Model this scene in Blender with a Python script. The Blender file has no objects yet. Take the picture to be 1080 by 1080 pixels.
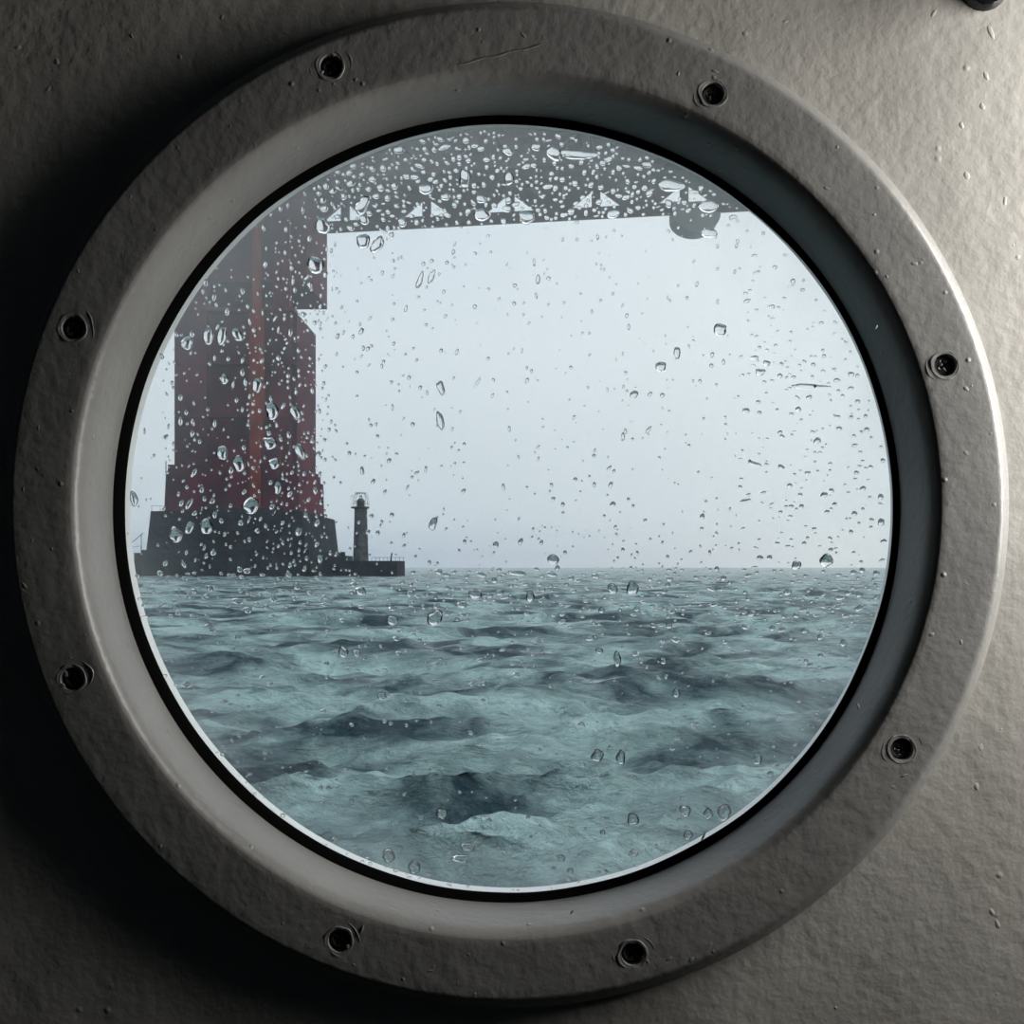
import bpy, bmesh, math, random
import numpy as np
from mathutils import Vector, Matrix, noise
random.seed(7); rng = np.random.default_rng(11)
sc = bpy.context.scene
col = sc.collection

# ------------------------------------------------------------------ camera
F = 1037.0                      # focal length in pixels of a 1080 frame
EYE = 2.5                       # eye height above the sea
cd = bpy.data.cameras.new('camera'); cam = bpy.data.objects.new('camera', cd); col.objects.link(cam)
cam.location = (0, 0, EYE); cam.rotation_euler = (math.pi/2, 0, 0)
cd.sensor_width = 36; cd.lens = 36*F/1080; cd.shift_y = 57/1080
cd.clip_start = .01; cd.clip_end = 6000
sc.camera = cam

# ------------------------------------------------------------------ sky
w = bpy.data.worlds.new('overcast_sky'); sc.world = w; w.use_nodes = True
nt = w.node_tree; nt.nodes.clear(); L = nt.links.new
def N(t, tp, **k):
    n = t.nodes.new(tp)
    for a, b in k.items(): setattr(n, a, b)
    return n
tc = N(nt, 'ShaderNodeTexCoord'); sx = N(nt, 'ShaderNodeSeparateXYZ'); L(tc.outputs['Generated'], sx.inputs[0])
mr = N(nt, 'ShaderNodeMapRange'); mr.inputs[1].default_value = -1; mr.inputs[2].default_value = 1; L(sx.outputs[0], mr.inputs[0])
cr = N(nt, 'ShaderNodeValToRGB'); L(mr.outputs[0], cr.inputs[0])
cr.color_ramp.elements[0].color = (.03, .045, .06, 1); cr.color_ramp.elements[1].color = (3.2, 3.25, 3.1, 1)
for p_, c_ in ((.21, (.12, .15, .19, 1)), (.30, (.40, .48, .59, 1)), (.46, (.47, .55, .65, 1)), (.57, (.60, .66, .715, 1)), (.70, (.78, .82, .83, 1))):
    e_ = cr.color_ramp.elements.new(p_); e_.color = c_
mz = N(nt, 'ShaderNodeMapRange'); mz.inputs[1].default_value = -.02; mz.inputs[2].default_value = .28; mz.inputs[3].default_value = .82; mz.inputs[4].default_value = 1.12
L(sx.outputs[2], mz.inputs[0])
nz = N(nt, 'ShaderNodeTexNoise'); nz.inputs['Scale'].default_value = 3.5; nz.inputs['Detail'].default_value = 3; L(tc.outputs['Generated'], nz.inputs[0])
mn = N(nt, 'ShaderNodeMapRange'); mn.inputs[1].default_value = .3; mn.inputs[2].default_value = .7; mn.inputs[3].default_value = .93; mn.inputs[4].default_value = 1.07; L(nz.outputs[0], mn.inputs[0])
mzz = N(nt, 'ShaderNodeMapRange'); mzz.interpolation_type = 'SMOOTHSTEP'; mzz.inputs[1].default_value = .34; mzz.inputs[2].default_value = .95; mzz.inputs[3].default_value = 1.12; mzz.inputs[4].default_value = 2.6
L(sx.outputs[2], mzz.inputs[0])
m0 = N(nt, 'ShaderNodeMath', operation='MULTIPLY'); L(mz.outputs[0], m0.inputs[0]); L(mzz.outputs[0], m0.inputs[1])
m1 = N(nt, 'ShaderNodeMath', operation='MULTIPLY'); L(m0.outputs[0], m1.inputs[0]); L(mn.outputs[0], m1.inputs[1])
bg = N(nt, 'ShaderNodeBackground'); L(cr.outputs[0], bg.inputs[0]); L(m1.outputs[0], bg.inputs[1])
ow = N(nt, 'ShaderNodeOutputWorld'); L(bg.outputs[0], ow.inputs[0])

# ------------------------------------------------------------------ daylight through the cabin's side window
ld = bpy.data.lights.new('side_window_daylight', 'AREA'); lo = bpy.data.objects.new('side_window_daylight', ld); col.objects.link(lo)
ld.shape = 'RECTANGLE'; ld.size = .07; ld.size_y = .34; ld.energy = 2.7; ld.color = (1.0, .955, .90)
lo.location = (.435, .350, EYE+.155)
lo.rotation_euler = (Vector((-1, .45, -.22))).to_track_quat('-Z', 'Y').to_euler()

sc.view_settings.view_transform = 'Standard'; sc.view_settings.look = 'None'
sc.view_settings.gamma = 1; sc.view_settings.exposure = 0; sc.view_settings.use_curve_mapping = False
sc.cycles.max_bounces = 10; sc.cycles.transmission_bounces = 8; sc.cycles.transparent_max_bounces = 16
sc.cycles.volume_bounces = 2

# ------------------------------------------------------------------ helpers
def px(x, y, Y):                 # photo pixel at distance Y
    return Vector(((x-540)*Y/F, Y, EYE+(597-y)*Y/F))
def tag(o, label=None, cat=None, group=None, kind=None):
    if label: o['label'] = label
    if cat: o['category'] = cat
    if group: o['group'] = group
    if kind: o['kind'] = kind
    return o
def empty(name, loc=(0, 0, 0)):
    o = bpy.data.objects.new(name, None); o.empty_display_size = .05; col.objects.link(o); o.location = loc; return o
def link(name, bm, mat, parent=None, smooth=True):
    """verts given in world coordinates; parents are unrotated empties"""
    off = Vector((0, 0, 0)); p = parent
    while p: off += p.location; p = p.parent
    if off.length: bmesh.ops.translate(bm, vec=-off, verts=bm.verts)
    bmesh.ops.recalc_face_normals(bm, faces=bm.faces)
    me = bpy.data.meshes.new(name); bm.to_mesh(me); bm.free()
    if smooth: me.polygons.foreach_set('use_smooth', [True]*len(me.polygons))
    me.materials.append(mat)
    if smooth:
        try: me.set_sharp_from_angle(angle=math.radians(40))
        except Exception: pass
    o = bpy.data.objects.new(name, me); col.objects.link(o); o.parent = parent
    return o
def box(bm, c, s, rz=0, taper=1.0):
    r = Matrix.Rotation(rz, 3, 'Z'); vs = []
    for dz in (-.5, .5):
        k = 1 if dz < 0 else taper
        for dx, dy in ((-.5, -.5), (.5, -.5), (.5, .5), (-.5, .5)):
            vs.append(bm.verts.new(Vector(c)+r@Vector((dx*s[0]*k, dy*s[1]*k, dz*s[2]))))
    for f in ((0, 3, 2, 1), (4, 5, 6, 7), (0, 1, 5, 4), (1, 2, 6, 5), (2, 3, 7, 6), (3, 0, 4, 7)):
        bm.faces.new([vs[i] for i in f])
def bar(bm, a, b, wd, n=4):
    a = Vector(a); b = Vector(b); d = (b-a).normalized()
    u = d.cross(Vector((0, 0, 1)));
    if u.length < 1e-3: u = d.cross(Vector((0, 1, 0)))
    u.normalize(); v = d.cross(u)
    w1, w2 = (wd if isinstance(wd, tuple) else (wd, wd))
    A = []; B = []
    for i in range(n):
        t = 2*math.pi*(i+.5)/n
        o = u*math.cos(t)+v*math.sin(t); A.append(bm.verts.new(a+o*w1)); B.append(bm.verts.new(b+o*w2))
    for i in range(n):
        j = (i+1) % n; bm.faces.new((A[i], A[j], B[j], B[i]))
    bm.faces.new(A[::-1]); bm.faces.new(B)
def lathe_y(bm, prof, cx, cz, n=256, closed=False, wob=0):
    """profile (r, Y) turned about the Y direction through (cx, cz)"""
    rings = []
    for r, y in prof:
        rr = []
        for i in range(n):
            t = 2*math.pi*i/n
            q = 1 + (wob*noise.noise(Vector((math.cos(t)*4, math.sin(t)*4, r*90))) if wob else 0)
            rr.append(bm.verts.new((cx+r*q*math.cos(t), y, cz+r*q*math.sin(t))))
        rings.append(rr)
    m = len(rings)
    for k in range(m if closed else m-1):
        a, b = rings[k], rings[(k+1) % m]
        for i in range(n):
            j = (i+1) % n; bm.faces.new((a[i], a[j], b[j], b[i]))
    return rings
def lathe_z(bm, prof, cx, cy, n=24):
    rings = [[bm.verts.new((cx+r*math.cos(2*math.pi*i/n), cy+r*math.sin(2*math.pi*i/n), z)) for i in range(n)] for r, z in prof]
    for a, b in zip(rings, rings[1:]):
        for i in range(n): j = (i+1) % n; bm.faces.new((a[i], a[j], b[j], b[i]))
    bm.faces.new(rings[0][::-1]); bm.faces.new(rings[-1])
def boolean(o, cutters):
    for c in cutters:
        md = o.modifiers.new('b', 'BOOLEAN'); md.operation = 'DIFFERENCE'; md.solver = 'EXACT'; md.object = c
    dg = bpy.context.evaluated_depsgraph_get(); dg.update()
    me = bpy.data.meshes.new_from_object(o.evaluated_get(dg)); o.modifiers.clear(); o.data = me
    for c in cutters: bpy.data.objects.remove(c)

def mat(name, color, rough=.5, bump=(), metal=0, spec=.5, vary=None, coat=0):
    """bump: list of (scale, strength, distance, kind, stretch); vary: (colour2, scale, lo, hi)"""
    m = bpy.data.materials.new(name); m.use_nodes = True; t = m.node_tree; b = t.nodes['Principled BSDF']
    b.inputs['Base Color'].default_value = (*color, 1); b.inputs['Roughness'].default_value = rough
    b.inputs['Metallic'].default_value = metal; b.inputs['Specular IOR Level'].default_value = spec
    b.inputs['Coat Weight'].default_value = coat
    co = N(t, 'ShaderNodeTexCoord'); prev = None
    for (s, st, di, kd, stretch) in bump:
        mp = N(t, 'ShaderNodeMapping'); mp.inputs['Scale'].default_value = stretch; t.links.new(co.outputs['Object'], mp.inputs[0])
        if kd == 'noise':
            x = N(t, 'ShaderNodeTexNoise'); x.inputs['Scale'].default_value = s; x.inputs['Detail'].default_value = 5; out = x.outputs[0]
            t.links.new(mp.outputs[0], x.inputs['Vector'])
        else:                       # sparse raised specks
            x = N(t, 'ShaderNodeTexVoronoi'); x.inputs['Scale'].default_value = s; t.links.new(mp.outputs[0], x.inputs['Vector'])
            y = N(t, 'ShaderNodeMapRange'); y.interpolation_type = 'SMOOTHSTEP'; y.inputs[1].default_value = 0; y.inputs[2].default_value = .15; y.inputs[3].default_value = 1; y.inputs[4].default_value = 0
            t.links.new(x.outputs['Distance'], y.inputs[0])
            z = N(t, 'ShaderNodeMath', operation='MULTIPLY'); t.links.new(y.outputs[0], z.inputs[0])
            sp = N(t, 'ShaderNodeSeparateXYZ'); t.links.new(x.outputs['Color'], sp.inputs[0])
            g = N(t, 'ShaderNodeMath', operation='GREATER_THAN'); g.inputs[1].default_value = .72; t.links.new(sp.outputs[0], g.inputs[0])
            t.links.new(g.outputs[0], z.inputs[1]); out = z.outputs[0]
        bp = N(t, 'ShaderNodeBump'); bp.inputs['Strength'].default_value = st; bp.inputs['Distance'].default_value = di
        t.links.new(out, bp.inputs['Height'])
        if prev: t.links.new(prev.outputs[0], bp.inputs['Normal'])
        prev = bp
    if prev: t.links.new(prev.outputs[0], b.inputs['Normal'])
    if vary:
        c2, s, lo_, hi_ = vary
        x = N(t, 'ShaderNodeTexNoise'); x.inputs['Scale'].default_value = s; x.inputs['Detail'].default_value = 6; t.links.new(co.outputs['Object'], x.inputs['Vector'])
        r = N(t, 'ShaderNodeValToRGB'); r.color_ramp.elements[0].position = lo_; r.color_ramp.elements[1].position = hi_
        r.color_ramp.elements[0].color = (*color, 1); r.color_ramp.elements[1].color = (*c2, 1)
        t.links.new(x.outputs[0], r.inputs[0]); t.links.new(r.outputs[0], b.inputs['Base Color'])
    return m
one = (1, 1, 1)
M_wall = mat('grey_wall_paint', (.40, .39, .365), .42, [(26, .30, .004, 'noise', one), (190, .55, .0008, 'noise', one), (75, .5, .0006, 'speck', one), (16, .35, .003, 'noise', (1, 1, .25))], vary=((.46, .45, .42), 14, .4, .75))
M_ring = mat('grey_ring_paint', (.22, .22, .215), .38, [(210, .5, .0007, 'noise', one), (60, .5, .0010, 'noise', one), (100, .6, .0007, 'speck', one)], vary=((.26, .26, .25), 20, .4, .75))
M_room = mat('dark_cabin_paint', (.09, .12, .15), .7)
M_rubber = mat('black_rubber', (.002, .002, .002), .85, spec=.06, bump= [(300, .3, .0005, 'noise', one)])
M_rim = mat('pale_outer_rim', (.78, .78, .77), .4, [(150, .3, .0006, 'noise', one)])
M_screw = mat('black_screw_metal', (.06, .06, .065), .3, [(900, .2, .0001, 'noise', one)], metal=.4)
M_black = mat('black_gloss', (.006, .007, .008), .16, [(150, .5, .001, 'noise', one)])
M_tower = mat('red_bridge_paint', (.082, .014, .028), .9, spec=.1, vary=((.034, .010, .026), .10, .40, .62))
M_towerl = mat('bright_red_paint', (.17, .028, .024), .9, spec=.1, vary=((.10, .022, .022), .15, .4, .7))
M_deck = mat('bridge_steel', (.055, .045, .05), .7)
M_conc = mat('wet_dark_concrete', (.005, .010, .017), .9, spec=.08, bump=[(.6, .6, .6, 'noise', one)], vary=((.018, .028, .042), .25, .4, .7))
M_light = mat('lighthouse_grey', (.03, .038, .045), .9, spec=.1, vary=((.09, .10, .11), .8, .4, .7))

def mk(name):
    m = bpy.data.materials.new(name); m.use_nodes = True; t = m.node_tree; t.nodes.clear()
    return m, t, N(t, 'ShaderNodeOutputMaterial')
CX, CZ = -.0025, EYE+.0265       # centre of the porthole
# window glass: clear, Fresnel reflection, thin salt film that thickens towards the rim
M_glass, t, out = mk('salty_window_glass')
tr = N(t, 'ShaderNodeBsdfTransparent'); tr.inputs[0].default_value = (.985, .995, .995, 1)
gl = N(t, 'ShaderNodeBsdfGlossy'); gl.inputs['Roughness'].default_value = .02
fr = N(t, 'ShaderNodeFresnel'); fr.inputs[0].default_value = 1.3
mx = N(t, 'ShaderNodeMixShader'); t.links.new(fr.outputs[0], mx.inputs[0]); t.links.new(tr.outputs[0], mx.inputs[1]); t.links.new(gl.outputs[0], mx.inputs[2])
df = N(t, 'ShaderNodeBsdfTranslucent'); df.inputs[0].default_value = (.9, .93, .95, 1)
co = N(t, 'ShaderNodeTexCoord'); ns = N(t, 'ShaderNodeTexNoise'); ns.inputs['Scale'].default_value = 26; ns.inputs['Detail'].default_value = 6; t.links.new(co.outputs['Object'], ns.inputs['Vector'])
ln = N(t, 'ShaderNodeVectorMath', operation='LENGTH'); t.links.new(co.outputs['Object'], ln.inputs[0])
r1 = N(t, 'ShaderNodeMapRange'); r1.interpolation_type = 'SMOOTHSTEP'
r1.inputs[1].default_value = .140; r1.inputs[2].default_value = .183; r1.inputs[3].default_value = .003; r1.inputs[4].default_value = .09; t.links.new(ln.outputs['Value'], r1.inputs[0])
r2 = N(t, 'ShaderNodeMapRange'); r2.inputs[1].default_value = .3; r2.inputs[2].default_value = .75; r2.inputs[3].default_value = .2; r2.inputs[4].default_value = 1.3; t.links.new(ns.outputs[0], r2.inputs[0])
mm = N(t, 'ShaderNodeMath', operation='MULTIPLY'); t.links.new(r1.outputs[0], mm.inputs[0]); t.links.new(r2.outputs[0], mm.inputs[1])
mx2 = N(t, 'ShaderNodeMixShader'); t.links.new(mm.outputs[0], mx2.inputs[0]); t.links.new(mx.outputs[0], mx2.inputs[1]); t.links.new(df.outputs[0], mx2.inputs[2]); t.links.new(mx2.outputs[0], out.inputs[0])
# rain water
M_drop, t, out = mk('rain_water')
g = N(t, 'ShaderNodeBsdfGlass'); g.inputs['IOR'].default_value = 1.333; g.inputs['Roughness'].default_value = 0; t.links.new(g.outputs[0], out.inputs[0])
# sea
M_sea = bpy.data.materials.new('grey_green_sea'); M_sea.use_nodes = True; t = M_sea.node_tree; b = t.nodes['Principled BSDF']
b.inputs['Roughness'].default_value = .24; b.inputs['IOR'].default_value = 1.333
co = N(t, 'ShaderNodeTexCoord')
mp = N(t, 'ShaderNodeMapping'); mp.inputs['Scale'].default_value = (.55, 1.0, 1); t.links.new(co.outputs['Object'], mp.inputs[0])
nn = N(t, 'ShaderNodeTexNoise'); nn.inputs['Scale'].default_value = .55; nn.inputs['Detail'].default_value = 8; nn.inputs['Roughness'].default_value = .62; nn.inputs['Distortion'].default_value = .6; t.links.new(mp.outputs[0], nn.inputs['Vector'])
rp = N(t, 'ShaderNodeValToRGB'); rp.color_ramp.elements[0].position = .40; rp.color_ramp.elements[1].position = .60
rp.color_ramp.elements[0].color = (.008, .034, .046, 1); rp.color_ramp.elements[1].color = (.29, .42, .42, 1)
t.links.new(nn.outputs[0], rp.inputs[0]); t.links.new(rp.outputs[0], b.inputs['Base Color'])
n1 = N(t, 'ShaderNodeTexNoise'); n1.inputs['Scale'].default_value = 4.5; n1.inputs['Detail'].default_value = 6; n1.inputs['Roughness'].default_value = .6; t.links.new(mp.outputs[0], n1.inputs['Vector'])
n2 = N(t, 'ShaderNodeTexNoise'); n2.inputs['Scale'].default_value = 1.5; n2.inputs['Detail'].default_value = 9; n2.inputs['Roughness'].default_value = .72; n2.inputs['Distortion'].default_value = .8; t.links.new(mp.outputs[0], n2.inputs['Vector'])
b2_ = N(t, 'ShaderNodeBump'); b2_.inputs['Strength'].default_value = 1.0; b2_.inputs['Distance'].default_value = .40; t.links.new(n2.outputs[0], b2_.inputs['Height'])
n3 = N(t, 'ShaderNodeTexNoise'); n3.inputs['Scale'].default_value = .30; n3.inputs['Detail'].default_value = 5; n3.inputs['Roughness'].default_value = .7; t.links.new(mp.outputs[0], n3.inputs['Vector'])
b3_ = N(t, 'ShaderNodeBump'); b3_.inputs['Strength'].default_value = 1.0; b3_.inputs['Distance'].default_value = 2.0; t.links.new(n3.outputs[0], b3_.inputs['Height']); t.links.new(b3_.outputs[0], b2_.inputs['Normal'])
bp = N(t, 'ShaderNodeBump'); bp.inputs['Strength'].default_value = 1.0; bp.inputs['Distance'].default_value = .12; t.links.new(n1.outputs[0], bp.inputs['Height']); t.links.new(b2_.outputs[0], bp.inputs['Normal'])
t.links.new(bp.outputs[0], b.inputs['Normal'])
# haze
def haze_mat(name, dens):
    m, t, out = mk(name)
    vs = N(t, 'ShaderNodeVolumeScatter'); vs.inputs['Color'].default_value = (.97, .985, 1, 1); vs.inputs['Density'].default_value = dens; t.links.new(vs.outputs[0], out.inputs['Volume'])
    return m

# ------------------------------------------------------------------ cabin shell
X0, X1, YB, YW, Z0, Z1 = -1.1, .46, -1.3, .430, EYE-1.45, EYE+.75
WT = .036
# front wall: plate with a round opening, thickened by a real back face
bm = bmesh.new(); n = 128; ins = []; outr = []
def edge_pt(tt):
    c, s = math.cos(tt), math.sin(tt); best = 1e9
    for lim, q in ((X1+.05-CX, c), (X0-.05-CX, c), (Z1+.05-CZ, s), (Z0-.05-CZ, s)):
        if abs(q) > 1e-9 and lim/q > 0: best = min(best, lim/q)
    return CX+c*best, CZ+s*best
angs = sorted([2*math.pi*i/n for i in range(n)] + [math.atan2(z-CZ, x-CX) % (2*math.pi) for x in (X0-.05, X1+.05) for z in (Z0-.05, Z1+.05)])
for y in (YW, YW+WT):
    ins.append([bm.verts.new((CX+.205*math.cos(a), y, CZ+.205*math.sin(a))) for a in angs])
    outr.append([bm.verts.new((edge_pt(a)[0], y, edge_pt(a)[1])) for a in angs])
for i in range(len(angs)):
    j = (i+1) % len(angs)
    bm.faces.new((ins[0][i], ins[0][j], outr[0][j], outr[0][i])); bm.faces.new((ins[1][i], outr[1][i], outr[1][j], ins[1][j]))
    bm.faces.new((ins[0][i], ins[1][i], ins[1][j], ins[0][j])); bm.faces.new((outr[0][i], outr[0][j], outr[1][j], outr[1][i]))
tag(link('wall_front', bm, M_wall, smooth=False), 'grey painted steel wall around the round porthole', kind='structure')
def shell(name, c, s, label):
    bm = bmesh.new(); box(bm, c, s); tag(link(name, bm, M_room, smooth=False), label, kind='structure')
ym = (YB+YW)/2; dy = YW-YB
shell('floor', ((X0+X1)/2, ym, Z0-.025), (X1-X0, dy, .05), 'dark cabin floor')
shell('ceiling', ((X0+X1)/2, ym, Z1+.025), (X1-X0, dy, .05), 'dark cabin ceiling')
shell('wall_left', (X0-.025, ym, (Z0+Z1)/2), (.05, dy, Z1-Z0+.1), 'dark cabin wall to the left')
shell('wall_back', ((X0+X1)/2, YB-.025, (Z0+Z1)/2), (X1-X0+.1, .05, Z1-Z0+.1), 'dark cabin wall behind the viewer')
# right wall with the opening of the side window
bm = bmesh.new(); wy0, wy1, wz0, wz1 = .25, .41, EYE-.02, EYE+.40; xc = X1+.025
box(bm, (xc, (YB+wy0)/2, (Z0+Z1)/2), (.05, wy0-YB, Z1-Z0+.1)); box(bm, (xc, (wy1+YW)/2, (Z0+Z1)/2), (.05, YW-wy1, Z1-Z0+.1))
box(bm, (xc, (wy0+wy1)/2, (Z0-.05+wz0)/2), (.05, wy1-wy0, wz0-Z0+.05)); box(bm, (xc, (wy0+wy1)/2, (Z1+.05+wz1)/2), (.05, wy1-wy0, Z1+.05-wz1))
tag(link('wall_right', bm, M_room, smooth=False), 'dark cabin wall to the right with a small side window', kind='structure')

# ------------------------------------------------------------------ the porthole (window_1)
win = tag(empty('window_1', (CX, YW, CZ)), 'round porthole with a wide grey painted ring held by eight screws', kind='structure')
bm = bmesh.new()
prof = [(.2191, .4310), (.2189, .4280), (.2180, .4262), (.2136, .4222), (.2124, .4216), (.2110, .4215), (.2060, .4216), (.2000, .4217), (.1950, .4218), (.1900, .4219), (.1874, .4220),
        (.1866, .4223), (.1856, .4232), (.1846, .4248), (.1838, .4272), (.1833, .4305), (.1830, .4360), (.1828, .4565), (.1875, .4575), (.2045, .4560), (.2045, .4310)]
lathe_y(bm, prof, CX, CZ, 288, closed=True, wob=.0012)
ring = link('window_frame', bm, M_ring, win); ring['label'] = 'wide grey painted mounting ring'
SC = [(349, 70), (752, 99), (997, 385), (951, 790), (667, 1006), (358, 992), (76, 716), (77, 346)]
cut = []; heads = []
for i, (sx_, sy_) in enumerate(SC):
    p = px(sx_, sy_, .4222)
    bm = bmesh.new(); lathe_y(bm, [(.0047, .4275), (.0047, .4235), (.0056, .4150)], p.x, p.z, 28)
    bm.verts.ensure_lookup_table(); bm.faces.new(bm.verts[0:28]); bm.faces.new(bm.verts[56:84])
    cut.append(link('cutter', bm, M_ring)); heads.append(p)
boolean(ring, cut)
ring.data.polygons.foreach_set('use_smooth', [True]*len(ring.data.polygons)); ring.data.set_sharp_from_angle(angle=math.radians(40))
# screw head with a cross recess, domed
def torus(bm, cx, y, cz, R, r, n=36, m=6, seed=0, a0=0, a1=2*math.pi):
    rings = []; full = a1-a0 > 6.28
    for i in range(n if full else n+1):
        tt = a0+(a1-a0)*i/n
        q = 1+.13*noise.noise(Vector((math.cos(tt)*1.3+seed*7.1, math.sin(tt)*1.3, 0)))
        rr = r*(1+.5*noise.noise(Vector((math.cos(tt)*1.7, math.sin(tt)*1.7+seed*3.3, 4))))
        if not full: rr *= max(.12, math.sin(math.pi*i/n))
        rings.append([bm.verts.new((cx+(R*q+rr*math.cos(2*math.pi*k/m))*math.cos(tt), y+rr*math.sin(2*math.pi*k/m), cz+(R*q+rr*math.cos(2*math.pi*k/m))*math.sin(tt))) for k in range(m)])
    q = len(rings)
    for i in range(q if full else q-1):
        a, b2 = rings[i], rings[(i+1) % q]
        for k in range(m): j = (k+1) % m; bm.faces.new((a[k], a[j], b2[j], b2[k]))
proto = None
for i, p in enumerate(heads):
    if proto is None:
        bm = bmesh.new(); lathe_y(bm, [(.0044, .0040), (.0044, .0018), (.0040, .0010), (.0030, .0004), (.0015, .0001)], 0, 0, 28)
        bm.verts.ensure_lookup_table(); bm.faces.new(bm.verts[0:28]); bm.faces.new(bm.verts[112:140])
        proto = link('screw', bm, M_screw)
        bm = bmesh.new(); box(bm, (0, 0, 0), (.0046, .0030, .0010)); c1 = link('cutter', bm, M_screw)
        bm = bmesh.new(); box(bm, (0, 0, 0), (.0010, .0030, .0046)); c2 = link('cutter', bm, M_screw)
        boolean(proto, [c1, c2]); s = proto
    else:
        s = proto.copy(); col.objects.link(s)
    s.parent = win; s.location = (p.x-CX, .4230-YW, p.z-CZ); s.rotation_euler = (0, random.random()*1.5, 0)
    s['label'] = 'black recessed screw'
# thick paint standing up round the screw holes, a scratch and lumps: all in the paint of the ring
bm = bmesh.new()
def face_y(r):                    # ring surface under radius r
    for (ra, ya), (rb, yb) in zip(prof, prof[1:]):
        if rb <= r <= ra: return ya+(yb-ya)*(ra-r)/max(ra-rb, 1e-9)
    return .4222
def surf(x, y):                   # ring surface under a photo pixel
    Y = .4222
    for _ in range(3):
        p = px(x, y, Y); Y = face_y(math.hypot(p.x-CX, p.z-CZ))
    return px(x, y, Y)
for i, p in enumerate(heads):
    y = face_y(math.hypot(p.x-CX, p.z-CZ))
    torus(bm, p.x, y+.0003, p.z, .0060, .00055, seed=i)
    torus(bm, p.x, y+.0002, p.z, .0088, .00032, seed=i+20, a0=-.6, a1=1.3)
    torus(bm, p.x, y+.0002, p.z, .0084, .0003, seed=i+40, a0=2.6, a1=4.3)
pts = [surf(485+85*k/10, 68-20*k/10+.8*math.sin(k*1.7)) for k in range(11)]
for a, c in zip(pts, pts[1:]): bar(bm, a, c, .00028, 5)
def blob(bm, p, sx_, sy_, h, ang=0, dirn=-1, n=10, m=3, seed=0):
    rows = []; ca, sa = math.cos(ang), math.sin(ang)
    for k in range(m):
        f = math.cos(k/m*math.pi/2); hh = h*math.sin(k/m*math.pi/2); row = []
        for i in range(n):
            tt = 2*math.pi*i/n; q = 1+.35*noise.noise(Vector((math.cos(tt)+seed*5.7, math.sin(tt), seed)))
            u, v = sx_*f*q*math.cos(tt), sy_*f*q*math.sin(tt)
            row.append(bm.verts.new((p[0]+u*ca-v*sa, p[1]+dirn*hh, p[2]+u*sa+v*ca)))
        rows.append(row)
    top = bm.verts.new((p[0], p[1]+dirn*h, p[2]))
    for a, c in zip(rows, rows[1:]):
        for i in range(n): j = (i+1) % n; bm.faces.new((a[i], a[j], c[j], c[i]))
    for i in range(n): bm.faces.new((rows[-1][i], rows[-1][(i+1) % n], top))
    return rows[0]
for k in range(90):
    a = random.uniform(0, 2*math.pi); r = random.uniform(.188, .211)
    blob(bm, (CX+r*math.cos(a), face_y(r)+.0001, CZ+r*math.sin(a)), random.uniform(.0004, .0011), random.uniform(.0004, .0020), random.uniform(.00008, .0003), random.uniform(0, 3), seed=k)
for (x, y, l, an) in [(382, 980, 8, 1.9), (742, 882, 10, 2.0), (640, 918, 5, .6), (603, 962, 5, 2.2), (905, 745, 6, 1.3), (924, 345, 5, 2.2)]:
    blob(bm, surf(x, y), .0016*l/7, .0005, .0004, -an, seed=x)
link('raised_paint', bm, M_ring, win)
# wall lumps: runs and drips of old paint
bm = bmesh.new()
for k in range(130):
    x = random.uniform(-20, 1100); y = random.uniform(-20, 1100)
    if math.hypot(x-533, y-531) < 536: continue
    p = px(x, y, YW)
    blob(bm, (p.x, YW+.0001, p.z), random.uniform(.0005, .0016), random.uniform(.0005, .0026), random.uniform(.00008, .0003), random.uniform(-.6, .6), seed=k+300)
for (x, y, l) in [(1045, 34, 14), (1040, 80, 9), (1014, 132, 7), (1052, 975, 9), (1046, 962, 7), (1036, 112, 7), (60, 65, 6), (190, 60, 5), (1030, 830, 7)]:
    p = px(x, y, YW); blob(bm, (p.x, YW+.0001, p.z), .0011, l*.00025, .0003, .35, n=12, m=4, seed=x)
wl = link('trim_paint_drips', bm, M_wall); tag(wl, 'small drips and lumps of old grey paint on the wall', kind='structure')

bm = bmesh.new(); gx, gz = CX+.0010, CZ+.0004
lathe_y(bm, [(.1840, .4562), (.1828, .4567), (.1820, .4572), (.1808, .4580), (.1799, .4588), (.1796, .4600), (.1860, .4600)], gx, gz, 288, closed=True, wob=.0035)
lathe_y(bm, [(.1850, .4662), (.1846, .4668), (.1858, .4672), (.1880, .4668)], CX, CZ, 200, closed=True)
link('rubber_gasket', bm, M_rubber, win)['label'] = 'black rubber gasket'
bm = bmesh.new(); rr = lathe_y(bm, [(.1848, .4602), (.1848, .4660)], CX, CZ, 128); bm.faces.new(rr[0][::-1]); bm.faces.new(rr[1])
gpan = link('window_pane', bm, M_glass, win, smooth=False); gpan['label'] = 'clear glass misted with salt near its edge'
# centre the pane's own coordinates on the glass
gpan.data.transform(Matrix.Translation((0, -.033, 0))); gpan.location = (0, .033, 0)
bm = bmesh.new()
lathe_y(bm, [(.1835, .4674), (.1835, .4748), (.1860, .4760), (.222, .4760), (.2235, .4674)], CX+.0018, CZ+.0018, 256, closed=True, wob=.002)
link('outer_rim', bm, M_rim, win)['label'] = 'pale rim outside the glass'

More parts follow.
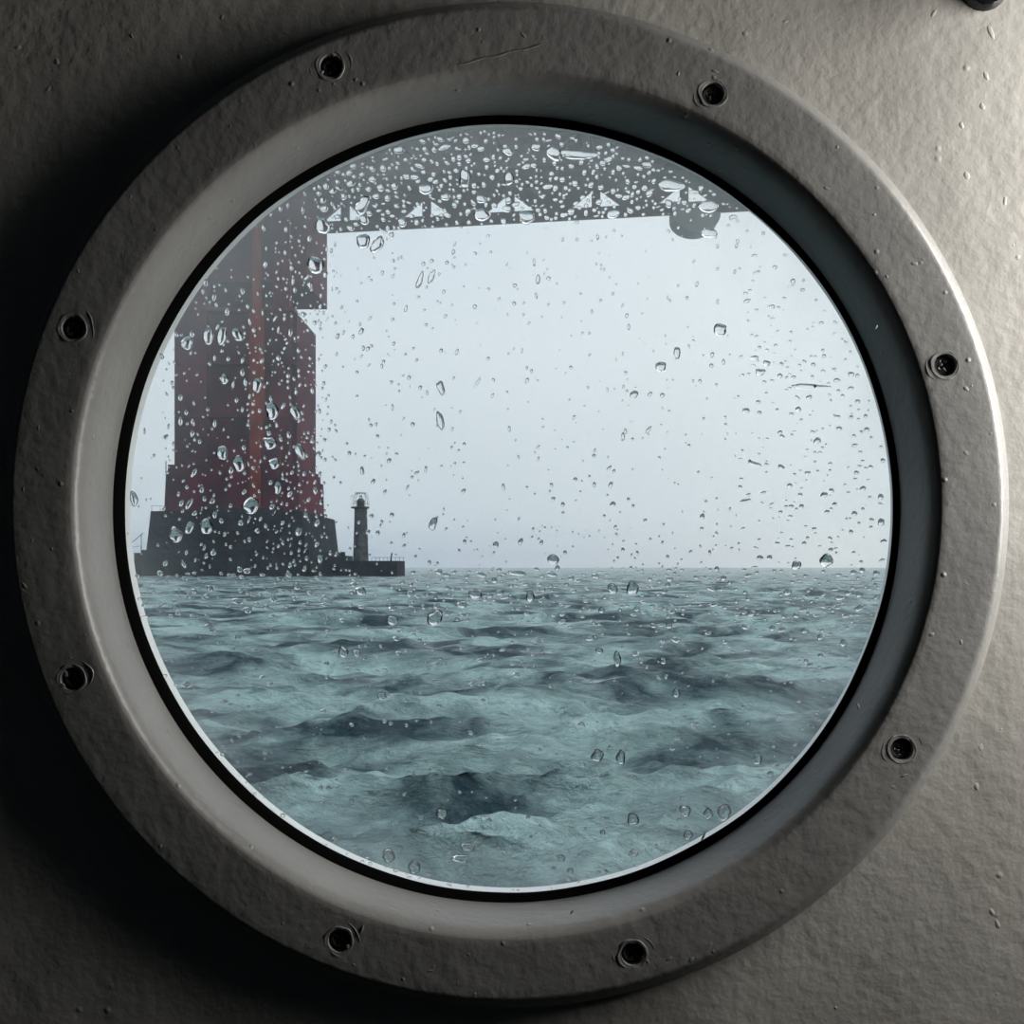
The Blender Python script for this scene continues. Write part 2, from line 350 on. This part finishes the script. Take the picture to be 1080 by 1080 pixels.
# side window frame
w2 = tag(empty('window_2', (X1, (wy0+wy1)/2, (wz0+wz1)/2)), 'small side window lighting the wall from the right', kind='structure')
bm = bmesh.new(); ymid, zmid = (wy0+wy1)/2, (wz0+wz1)/2
for dz in (wz0+.008, wz1-.008): box(bm, (xc, ymid, dz), (.06, wy1-wy0, .016))
for dd in (wy0+.008, wy1-.008): box(bm, (xc, dd, zmid), (.06, .016, wz1-wz0-.032))
link('window_frame', bm, M_ring, w2, smooth=False)

# ------------------------------------------------------------------ black fitting on the wall, top right
ft = tag(empty('wall_fitting', px(1037, -14, YW)), 'black glossy faceted wall fitting cut off by the top right corner', 'fitting')
c = px(1037, -14, YW)
bm = bmesh.new(); lathe_y(bm, [(.0108, .4305), (.0106, .4270), (.0095, .4255)], c.x, c.z, 32); bm.verts.ensure_lookup_table(); bm.faces.new(bm.verts[0:32]); bm.faces.new(bm.verts[64:96])
link('base_plate', bm, M_black, ft)
bm = bmesh.new(); lathe_y(bm, [(.0075, .4258), (.0070, .4200), (.0108, .4180), (.0124, .4140), (.0118, .4095), (.0080, .4075), (.0030, .4070)], c.x+.0022, c.z+.0015, 9)
bm.verts.ensure_lookup_table(); bm.faces.new(bm.verts[54:63]); bm.faces.new(bm.verts[0:9])
bmesh.ops.bevel(bm, geom=[e for e in bm.edges], offset=.0006, segments=2, affect='EDGES')
link('knob', bm, M_black, ft, smooth=False)

# ------------------------------------------------------------------ sea
rows, cols_ = 860, 640
yy = 1.2*np.exp(np.linspace(0, math.log(1500/1.2), rows)); tt = np.linspace(-1, 1, cols_); tt = 1.25*(.55*tt+.45*tt**3)
Xg = yy[:, None]*tt[None, :] + 0*yy[:, None]; Xg = Xg + np.sign(tt)[None, :]*np.abs(tt)[None, :]*6; Yg = np.repeat(yy[:, None], cols_, 1)
step = yy*math.log(1500/1.2)/rows
Z = np.zeros_like(Xg); DX = np.zeros_like(Xg); DY = np.zeros_like(Xg)
nw = 220; lam = np.exp(rng.uniform(math.log(.18), math.log(9), nw))
for l in lam:
    k = 2*math.pi/l; th = rng.normal(-math.pi/2+.15, .26 if l > 1.5 else .5); ph = rng.uniform(0, 2*math.pi)
    A = .0098*min(l, 3.0)**.85*(1.15 if l < 1 else 1)
    fade = np.clip((l/step-1.6)/2.2, 0, 1)[:, None]
    ux, uy = math.cos(th), math.sin(th); p = k*(ux*Xg+uy*Yg)+ph
    Z += fade*A*np.cos(p); DX -= fade*.7*A*ux*np.sin(p); DY -= fade*.7*A*uy*np.sin(p)
V = np.stack([Xg+DX, Yg+DY, Z], -1).reshape(-1, 3)
idx = np.arange(rows*cols_).reshape(rows, cols_)
Q = np.stack([idx[:-1, :-1], idx[:-1, 1:], idx[1:, 1:], idx[1:, :-1]], -1).reshape(-1, 4)
me = bpy.data.meshes.new('sea_water'); me.vertices.add(len(V)); me.vertices.foreach_set('co', V.ravel())
me.loops.add(Q.size); me.loops.foreach_set('vertex_index', Q.ravel()); me.polygons.add(len(Q))
me.polygons.foreach_set('loop_start', np.arange(0, Q.size, 4)); me.polygons.foreach_set('loop_total', np.full(len(Q), 4)); me.update(); me.validate()
me.polygons.foreach_set('use_smooth', np.ones(len(Q), bool)); me.materials.append(M_sea)
sea = bpy.data.objects.new('sea_water', me); col.objects.link(sea); tag(sea, 'choppy grey-green sea reaching to the misty horizon', 'sea', kind='stuff')

# ------------------------------------------------------------------ haze over the water
for nm, z0_, z1_, dn_, lb_ in (('rain_haze', -2, 24, .00018, 'thin rain haze lying low over the sea'), ('rain_haze', 24.01, 52, .0006, 'rain haze at half height of the bridge tower'), ('low_cloud', 52.01, 340, .0013, 'pale low cloud round the bridge deck')):
    bm = bmesh.new(); box(bm, (0, 752, (z0_+z1_)/2), (2600, 1500, z1_-z0_))
    tag(link(nm, bm, haze_mat(nm, dn_), smooth=False), lb_, 'haze', kind='stuff')

# ------------------------------------------------------------------ the bridge
k0 = 250/F
br = tag(empty('suspension_bridge', px(258, 607, 250)), 'huge red bridge tower on a dark pier with its deck crossing overhead', 'bridge')
def slab(bm, x0, x1, yt, yb, Y0, depth, tx0=None, tx1=None):
    """block whose front outline is in photo pixels at distance Y0; tx* = outline at the top"""
    tx0 = x0 if tx0 is None else tx0; tx1 = x1 if tx1 is None else tx1
    f = [px(x0, yb, Y0), px(x1, yb, Y0), px(tx1, yt, Y0), px(tx0, yt, Y0)]
    if x1 < 540:                 # left of the view the far right corner gives the outline
        for v in (f[1], f[2]): v.x *= (Y0+depth)/Y0
    a = [bm.verts.new(v) for v in f]; b2 = [bm.verts.new((v.x, v.y+depth, v.z)) for v in f]
    bm.faces.new(a[::-1]); bm.faces.new(b2)
    for i in range(4): j = (i+1) % 4; bm.faces.new((a[i], a[j], b2[j], b2[i]))
bm = bmesh.new()
slab(bm, 184, 333, 330, 540, 250, 24); slab(bm, 176, 345, 40, 297, 248.5, 27)
slab(bm, 190, 222, 60, 500, 247.2, 3); slab(bm, 288, 308, 60, 500, 247.2, 3)
for yb in (328, 384, 440): slab(bm, 186, 314, yb-4, yb, 246.8, 4)
link('tower_shaft', bm, M_tower, br, smooth=False)
bm = bmesh.new(); slab(bm, 173, 342, 500, 541, 245, 32, 175, 341); slab(bm, 177, 338, 490, 500, 246, 30); slab(bm, 240, 296, 470, 541, 243.6, 3)
link('tower_foot', bm, M_tower, br, smooth=False)
bm = bmesh.new(); slab(bm, 263, 279, 330, 536, 242.4, 5); slab(bm, 266, 276, 60, 330, 242.6, 5)
link('tower_rib', bm, M_towerl, br, smooth=False)['label'] = 'brighter red vertical rib'
bm = bmesh.new(); slab(bm, 153, 358, 539, 592, 240, 45, 159, 353); slab(bm, 149, 363, 580, 612, 238, 50)
slab(bm, 215, 300, 536, 560, 238.5, 5)
link('pier', bm, M_conc, br, smooth=False)['label'] = 'dark wet concrete pier'
# railings on the pier
bm = bmesh.new()
for q in range(18):
    x = 160+q*9; a = px(x, 539, 240.3); bar(bm, a, a+Vector((0, 0, 1.3)), .05)
bar(bm, px(159, 533.5, 240.3), px(318, 533.5, 240.3), .05)
for (x, y0_, y1_) in ((175, 486, 500),): bar(bm, px(x, y1_, 245.5), px(x, y0_, 245.5), .12)
link('railing', bm, M_conc, br, smooth=False)
# deck: far truss through px (345,240)-(710,221), near truss 38 m closer
A0 = px(345, 240, 260); zb = A0.z
dv = Vector((math.cos(math.radians(-8.6)), math.sin(math.radians(-8.6)), 0)); nv = Vector((dv.y, -dv.x, 0))   # nv points to the viewer
if nv.y > 0: nv = -nv
H = 8.6
def D(s, u, z): return A0+dv*s+nv*u+Vector((0, 0, z))
bm = bmesh.new()
def beam(bm, a, b2, wd, ht):
    d = (b2-a); n_ = d.cross(Vector((0, 0, 1)));
    if n_.length < 1e-3: n_ = Vector(nv)
    n_.normalize(); up = n_.cross(d).normalized()
    A = [bm.verts.new(a+n_*i*wd/2+up*j*ht/2) for i, j in ((-1, -1), (1, -1), (1, 1), (-1, 1))]; B = [bm.verts.new(b2+n_*i*wd/2+up*j*ht/2) for i, j in ((-1, -1), (1, -1), (1, 1), (-1, 1))]
    for i in range(4): j = (i+1) % 4; bm.faces.new((A[i], A[j], B[j], B[i]))
    bm.faces.new(A[::-1]); bm.faces.new(B)
S0, S1 = -30, 150; P = 22.0
def truss(name, u, wd):
    bm = bmesh.new()
    beam(bm, D(S0, u, 0), D(S1, u, 0), 1.2, 2.8*wd); beam(bm, D(S0, u, H), D(S1, u, H), 1.2, 2.8*wd)
    s = S0+2; q = 0
    while s < S1-P:
        m_ = s+P/2
        beam(bm, D(s, u, 0), D(m_, u, H), 1, 3.4*wd); beam(bm, D(m_, u, H), D(s+P, u, 0), 1, 3.4*wd); beam(bm, D(m_, u, 0), D(m_, u, H), .9, 2.2*wd); beam(bm, D(s, u, 0), D(s, u, H), .9, 5*wd)
        s += P; q += 1
    return link(name, bm, M_deck, br, smooth=False)
truss('deck_truss', 0, 1); truss('deck_truss', 34, .7)
bm = bmesh.new()
beam(bm, D(S0, 20, H+2), D(S1, 20, H+2), 62, 2.4)
link('deck_slab', bm, M_deck, br, smooth=False)
bm = bmesh.new(); s = S0+2+P/2
while s < S1-P:
    beam(bm, D(s, 0, H-.8), D(s, 36, H-.8), 1.6, 2.6); s += P
for u in (9, 17, 25): beam(bm, D(S0, u, H-.2), D(S1, u, H-.2), .7, 1.6)
link('floor_beams', bm, M_deck, br, smooth=False)
# rounded maintenance platform slung under the deck at the right
bm = bmesh.new(); a = px(735, 221, 244.5); r_ = 5.9
for i, prt in enumerate([1]):
    n_ = 20; fr_ = [(a.x-r_, a.z+2), (a.x-r_, a.z-1.2)]+[(a.x-r_*math.cos(math.pi*q/n_), a.z-1.2-4.2*math.sin(math.pi*q/n_)) for q in range(1, n_)]+[(a.x+r_, a.z-1.2), (a.x+r_, a.z+2)]
    v0 = [bm.verts.new((x, a.y, z)) for x, z in fr_]; v1 = [bm.verts.new((x, a.y+6, z)) for x, z in fr_]
    bm.faces.new(v0); bm.faces.new(v1[::-1])
    for q in range(len(v0)): j = (q+1) % len(v0); bm.faces.new((v0[q], v0[j], v1[j], v1[q]))
link('hanging_platform', bm, mat('pale_platform', (.22, .25, .25), .8), br, smooth=False)['label'] = 'rounded pale platform slung under the deck'

# ------------------------------------------------------------------ low landing beside the pier, lighthouse, crane, hut
bm = bmesh.new(); slab(bm, 352, 427, 591.5, 612, 236, 16); slab(bm, 340, 372, 586, 612, 236.5, 12); slab(bm, 358, 365, 582, 590, 237, 4, 361, 363)
rf = link('concrete_landing', bm, M_conc, None, smooth=False); tag(rf, 'low dark concrete landing running right from the bridge pier', 'landing')
bm = bmesh.new()
for q in range(9):
    a = px(392+q*4.2, 592, 236.2); bar(bm, a, a+Vector((0, 0, 1.0)), .05)
bar(bm, px(392, 588, 236.2), px(427, 588, 236.2), .05); a = px(412, 592, 236.2); bar(bm, a, a+Vector((.3, 0, 2.0)), .22)
rl = link('railing', bm, M_conc, rf, smooth=False)
lb = px(380.5, 592, 243); lh = tag(empty('lighthouse', lb), 'small dark lighthouse standing right of the bridge pier', 'lighthouse')
K = 243/F
bm = bmesh.new(); lathe_z(bm, [(8.3*K, lb.z-.5), (7.6*K, lb.z+20*K), (6.9*K, lb.z+41*K), (6.6*K, lb.z+57*K)], lb.x, lb.y, 12); link('tower_body', bm, M_light, lh)
bm = bmesh.new(); lathe_z(bm, [(6.6*K, lb.z+55*K), (9.0*K, lb.z+56.2*K), (9.0*K, lb.z+57.4*K), (6.0*K, lb.z+57.6*K)], lb.x, lb.y, 16); slab(bm, 370, 376, 534.5, 536, 243, 1.2); link('gallery', bm, M_light, lh)
bm = bmesh.new(); lathe_z(bm, [(4.2*K, lb.z+57*K), (4.2*K, lb.z+63*K), (4.6*K, lb.z+63.5*K), (2.4*K, lb.z+66*K), (.4*K, lb.z+67*K)], lb.x, lb.y, 10); link('lantern', bm, M_light, lh)
bm = bmesh.new()
for q in range(8):
    an = q*math.pi/4; r0, r1_ = 8.5*K, 5.6*K; u = Vector((math.cos(an), math.sin(an), 0))
    b0 = Vector((lb.x, lb.y, lb.z+57*K))
    bar(bm, b0+u*r0, b0+u*r0+Vector((0, 0, 9*K)), .05); bar(bm, b0+u*r0+Vector((0, 0, 9*K)), b0+u*r1_+Vector((0, 0, 15*K)), .05)
    u2 = Vector((math.cos(an+math.pi/4), math.sin(an+math.pi/4), 0)); bar(bm, b0+u*r0+Vector((0, 0, 4*K)), b0+u2*r0+Vector((0, 0, 4*K)), .04)
    bar(bm, b0+u*r1_+Vector((0, 0, 15*K)), b0+u2*r1_+Vector((0, 0, 15*K)), .08)
link('railing', bm, M_light, lh, smooth=False)
bm = bmesh.new(); slab(bm, 135, 152, 592, 612, 236, 16)
tag(link('concrete_ledge', bm, M_conc, smooth=False), 'low dark concrete ledge left of the bridge pier, beside the rim', 'ledge')
bm = bmesh.new(); slab(bm, 142, 148, 583, 593, 238.5, 4); slab(bm, 150, 153, 586, 593, 238.5, 3)
tag(link('hut', bm, M_conc, smooth=False), 'small dark hut on the ledge left of the bridge pier', 'hut')
cb = px(149, 592, 240); cr_ = tag(empty('crane', cb), 'thin slanting crane arm left of the bridge pier', 'crane')
bm = bmesh.new(); bar(bm, px(149, 592, 240), px(149, 576, 240), .12); link('mast', bm, M_light, cr_, smooth=False)
bm = bmesh.new(); bar(bm, px(136, 575, 240), px(151, 562, 240), .10); bar(bm, px(137, 577, 240), px(149, 576, 240), .05); bar(bm, px(149, 577, 240), px(149, 564, 240), .10); link('arm', bm, M_light, cr_, smooth=False)

# ------------------------------------------------------------------ rain on the glass
YG = .4662
def drop_bm(bm, x, y, a, b_, ang, seed, sag=.45, hgt=.78, n=14, m=4):
    """plano-convex bead of water on the outside of the pane, a, b_ = half width and height in pixels"""
    s = YG/F; c = px(x, y, YG); a *= s; b_ *= s; h = hgt*min(a, b_)*1.25; ca, sa = math.cos(ang), math.sin(ang)
    ll = max(a, b_)/max(min(a, b_), 1e-9); wob = .34 if ll < 1.5 else .38; rws = []
    for k in range(m+1):
        f = math.cos(k/(m+1)*math.pi/2)**.85; hh = h*math.sin(k/(m+1)*math.pi/2); row = []
        for i in range(n):
            tt_ = 2*math.pi*i/n; q = 1+wob*noise.noise(Vector((1.2*math.cos(tt_)+seed*3.71, 1.2*math.sin(tt_)+seed*.37, seed*1.3)))
            u, v = a*f*q*math.cos(tt_), b_*f*q*math.sin(tt_)
            wx, wz = u*ca-v*sa, u*sa+v*ca
            row.append(bm.verts.new((c.x+wx, YG+hh, c.z+wz-sag*hh)))
        rws.append(row)
    top = bm.verts.new((c.x, YG+h, c.z-sag*h))
    for r0, r1_ in zip(rws, rws[1:]):
        for i in range(n): j = (i+1) % n; bm.faces.new((r0[i], r0[j], r1_[j], r1_[i]))
    for i in range(n): bm.faces.new((rws[-1][i], rws[-1][(i+1) % n], top))
    bm.faces.new(rws[0][::-1])
R_ = math.radians
BIG = [ # x, y, half w, half h, tilt, label
 (340, 238, 9, 7, R_(-20), 'wide ragged water blob at the corner where tower and deck meet'),
 (332, 278, 9, 9, 0, 'large bright bead on the upper right edge of the tower, below the deck'),
 (382, 216, 6, 11, R_(-30), 'tall crooked water streak just right of the tower top'),
 (449, 199, 8, 5, 0, 'lens shaped drop in the left half of the deck band'),
 (490, 187, 6, 9, 0, 'teardrop in the middle of the deck band'),
 (537, 188, 5, 7, 0, 'round split drop right of the teardrop in the deck band'),
 (508, 226, 8, 6, 0, 'humped drop sitting on the lower edge of the deck'),
 (555, 228, 9, 6, 0, 'wide double drop on the lower edge of the deck'),
 (585, 161, 9, 6, R_(-35), 'bright slanting drop close under the top of the glass'),
 (610, 163, 20, 4, R_(-4), 'long horizontal water streak close under the top of the glass'),
 (708, 195, 14, 6, R_(-3), 'wide peaked drop at the upper right of the glass'),
 (747, 217, 10, 6, R_(-4), 'rectangular bright drop beside the upper right rim'),
 (748, 245, 9, 5, 0, 'flat drop on the sky below the platform at upper right'),
 (383, 253, 8, 7, R_(20), 'left one of the clustered drops just under the left end of the deck'),
 (398, 256, 6, 9, R_(-35), 'tilted drop right of the cluster under the left end of the deck'),
 (443, 295, 3, 9, R_(-20), 'slim upright drop on the sky right of the tower top'),
 (455, 292, 3, 8, R_(-20), 'slim upright drop beside another, right of the tower top'),
 (234, 354, 5, 10, R_(-12), 'middle one of three upright bright drops on the tower'),
 (220, 354, 5, 9, R_(-15), 'leftmost one of three upright bright drops on the tower'),
 (250, 353, 7, 5, R_(-40), 'rightmost one of three upright bright drops on the tower'),
 (197, 361, 6, 7, R_(-40), 'pale drop near the left edge of the tower below the rim'),
 (271, 405, 5, 8, R_(-10), 'rounded bright drop at the middle of the tower'),
 (287, 433, 7, 9, R_(15), 'bright V shaped drop on the right half of the tower'),
 (311, 434, 5, 8, R_(25), 'slanting drop near the right edge of the tower, halfway up'),
 (234, 477, 6, 8, R_(15), 'forked bright drop left of the middle of the tower foot'),
 (252, 489, 6, 8, R_(20), 'bright drop on the red strip of the tower'),
 (284, 467, 7, 6, R_(-20), 'hooked drop right of the red strip of the tower'),
 (289, 488, 6, 6, R_(10), 'bright drop above the right part of the tower foot'),
 (317, 476, 5, 9, R_(25), 'thin slanting drop on the right side of the tower'),
 (293, 514, 4, 7, R_(-8), 'faint crescent drop on the right of the tower foot'),
 (265, 533, 10, 8, R_(35), 'big curled bright drop where tower foot and pier meet'),
 (217, 555, 7, 9, R_(-20), 'tall V shaped drop on the middle of the dark pier'),
 (185, 563, 8, 8, R_(25), 'leftmost V shaped bright drop on the dark pier'),
 (200, 556, 4, 7, R_(-30), 'narrow slanting drop between two larger ones on the pier'),
 (141, 526, 4, 8, R_(5), 'single drop on the sky left of the tower foot'),
 (464, 443, 4, 9, R_(10), 'upright dark edged drop alone on the pale sky'),
 (465, 409, 4, 7, R_(15), 'small slanting drop on the sky above another'),
 (583, 590, 6, 5, 0, 'dark topped drop sitting right on the horizon'),
 (459, 652, 8, 8, 0, 'round clear drop with a bright base below the horizon'),
 (414, 654, 6, 5, 0, 'drop left of the round clear drop below the horizon'),
 (501, 626, 7, 5, 0, 'flattened bright drop just below the horizon'),
 (667, 620, 7, 6, R_(-25), 'bright drop below the horizon right of centre'),
 (559, 629, 5, 6, 0, 'rounded drop below the middle of the horizon'),
 (646, 621, 5, 5, R_(-30), 'small angled drop below the horizon'),
 (697, 386, 5, 5, 0, 'faint ring shaped drop'),
 (714, 372, 4, 7, 0, 'faint upright oval drop on the right of the sky'),
 (760, 347, 7, 6, R_(20), 'faint wide drop in the upper right of the sky'),
 (853, 407, 22, 2.5, R_(-2), 'long thin horizontal streak of water on the right of the sky'),
 (872, 590, 7, 7, 0, 'round drop on the horizon near the right rim'),
 (410, 902, 7, 8, 0, 'left round drop near the bottom of the glass'),
 (437, 914, 6, 8, 0, 'round drop right of its twin near the bottom of the glass'),
 (494, 893, 8, 5, 0, 'dark flat upper drop near the bottom of the glass'),
 (486, 906, 9, 5, R_(-5), 'dark wide drop under a flat one near the bottom of the glass'),
 (466, 858, 6, 6, 0, 'pale drop low on the sea left of centre'),
 (667, 864, 6, 7, 0, 'clear round drop low on the sea right of centre'),
 (668, 900, 5, 5, 0, 'small round drop straight under a bigger one low on the sea'),
 (655, 799, 5, 8, 0, 'tall drop over the big dark wave'),
 (630, 797, 6, 7, 0, 'round drop left of the tall drop over the big dark wave'),
 (764, 857, 7, 9, R_(5), 'largest clear drop at the lower right'),
 (747, 858, 5, 6, 0, 'drop left of the largest one at the lower right'),
 (723, 855, 6, 6, 0, 'bright drop at the lower right, third from the rim'),
 (726, 881, 5, 5, 0, 'lower one of the pair at the lower right'),
 (799, 800, 5, 6, 0, 'faint drop near the lower right rim'),
 (651, 695, 4, 9, 0, 'long upright drop over the middle of the sea'),
 (714, 731, 4, 5, 0, 'small bright drop over the sea right of centre'),
 (840, 596, 5, 5, 0, 'bead on the horizon at the right'),
 (362, 688, 5, 6, R_(15), 'left of two bright drops on the sea under the landing'),
 (376, 689, 4, 4, 0, 'right of two bright drops on the sea under the landing'),
 (403, 734, 5, 4, 0, 'bright base drop on the sea left of centre'),
]
def density(x, y):
    deck = y < 245-(x-345)*.055 and x > 335
    rim = math.hypot(x-535, y-539)
    if deck: return 1.0, 2.0
    if x < 346 and y < 290: return (.50 if x > 290 else .10), 1.3
    if 172 < x < 346 and y < 600: return (.40 if x < 255 else .75), 1.5
    if x <= 172 and y < 600: return .08, 1.2
    if y < 600:
        if x < 420: return (.20 if y > 300 else .26), 1.35
        if x > 780 or rim > 370: return .26, 1.6
        if y > 540: return .22, 1.25
        return .11, 1.2
    if y < 650: return .62, 1.8
    if y < 720: return (.26 if x > 340 else .10), 1.4
    if rim > 385: return .3, 1.3
    return .085, 1.5
cells = {}; placed = []
def free(x, y, r):
    cxx, cyy = int(x//12), int(y//12)
    for i in range(cxx-2, cxx+3):
        for j in range(cyy-2, cyy+3):
            for (a, b2, c2) in cells.get((i, j), ()):
                if math.hypot(x-a, y-b2) < (r+c2)*1.02+.3: return False
    return True
def put(x, y, r): cells.setdefault((int(x//12), int(y//12)), []).append((x, y, r))
for (x, y, a, b_, an, lab) in BIG:
    q = max(a, b_); put(x, y, min(a, b_)*.9+.1*q)
    if q > 9:
        for f in (-.6, .6): put(x+f*q*math.cos(an) if a > b_ else x, y, min(a, b_))
small = []; tries = 0
while tries < 25000:
    tries += 1
    x = random.uniform(130, 942); y = random.uniform(130, 948)
    if math.hypot(x-535, y-539) > 401: continue
    dn, med = density(x, y)
    if random.random() > (dn if dn > .9 else dn*.72): continue
    r = min(5.4, med*math.exp(random.gauss(0, .42)))
    if not free(x, y, r*1.1): continue
    put(x, y, r)
    asp = math.exp(abs(random.gauss(0, .28))); deck = y < 245 and x > 335
    if deck or (x > 780 or y > 600): a, b_ = r*asp, r/asp**.6; an = random.gauss(0, .25)
    else: a, b_ = r/asp**.6, r*asp; an = random.gauss(-.25, .3)
    small.append((r, x, y, a, b_, an))
small.sort(reverse=True)
for i, (x, y, a, b_, an, lab) in enumerate(BIG):
    bm = bmesh.new(); drop_bm(bm, x, y, a, b_, an, i+1, n=22, m=6); o = link('raindrop', bm, M_drop)
    if lab == 'faint ring shaped drop': lab = 'faint ring shaped drop on the right half of the sky'
    tag(o, lab, 'raindrop', 'large raindrops on the porthole glass')
def zone(x, y):
    if y < 245-(x-345)*.055 and x > 335: return 'over the bridge deck, '+('left part' if x < 470 else 'middle part' if x < 620 else 'right part')
    if 172 < x < 346 and y < 600: return 'over the bridge tower, '+('upper part' if y < 340 else 'middle part' if y < 450 else 'foot and pier')
    if y < 600: return 'over the pale sky '+('close to the tower' if x < 440 else 'in the middle' if x < 700 else 'towards the right rim')
    if y < 660: return 'just below the horizon, '+('left part' if x < 430 else 'middle part' if x < 650 else 'right part')
    return 'over the sea, '+('left part' if x < 430 else 'middle part' if x < 650 else 'right part')
NI = 300-len(BIG)
for i, (r, x, y, a, b_, an) in enumerate(small[:NI]):
    bm = bmesh.new(); drop_bm(bm, x, y, a, b_, an, i+200, n=16, m=5); o = link('raindrop', bm, M_drop)
    shp = 'round' if max(a, b_)/min(a, b_) < 1.35 else ('flat wide' if a > b_ else 'slim upright')
    z_ = zone(x, y); tag(o, 'small %s raindrop %s' % (shp, z_), 'raindrop', 'small %s raindrops %s' % (shp, z_))
bm = bmesh.new()
for i, (r, x, y, a, b_, an) in enumerate(small[NI:]): drop_bm(bm, x, y, a, b_, an, i+900, n=10, m=3)
o = link('rain_spatter', bm, M_drop); tag(o, 'fine spatter of tiny raindrops covering the outside of the porthole glass', 'rain', kind='stuff')
print('drops', len(small))
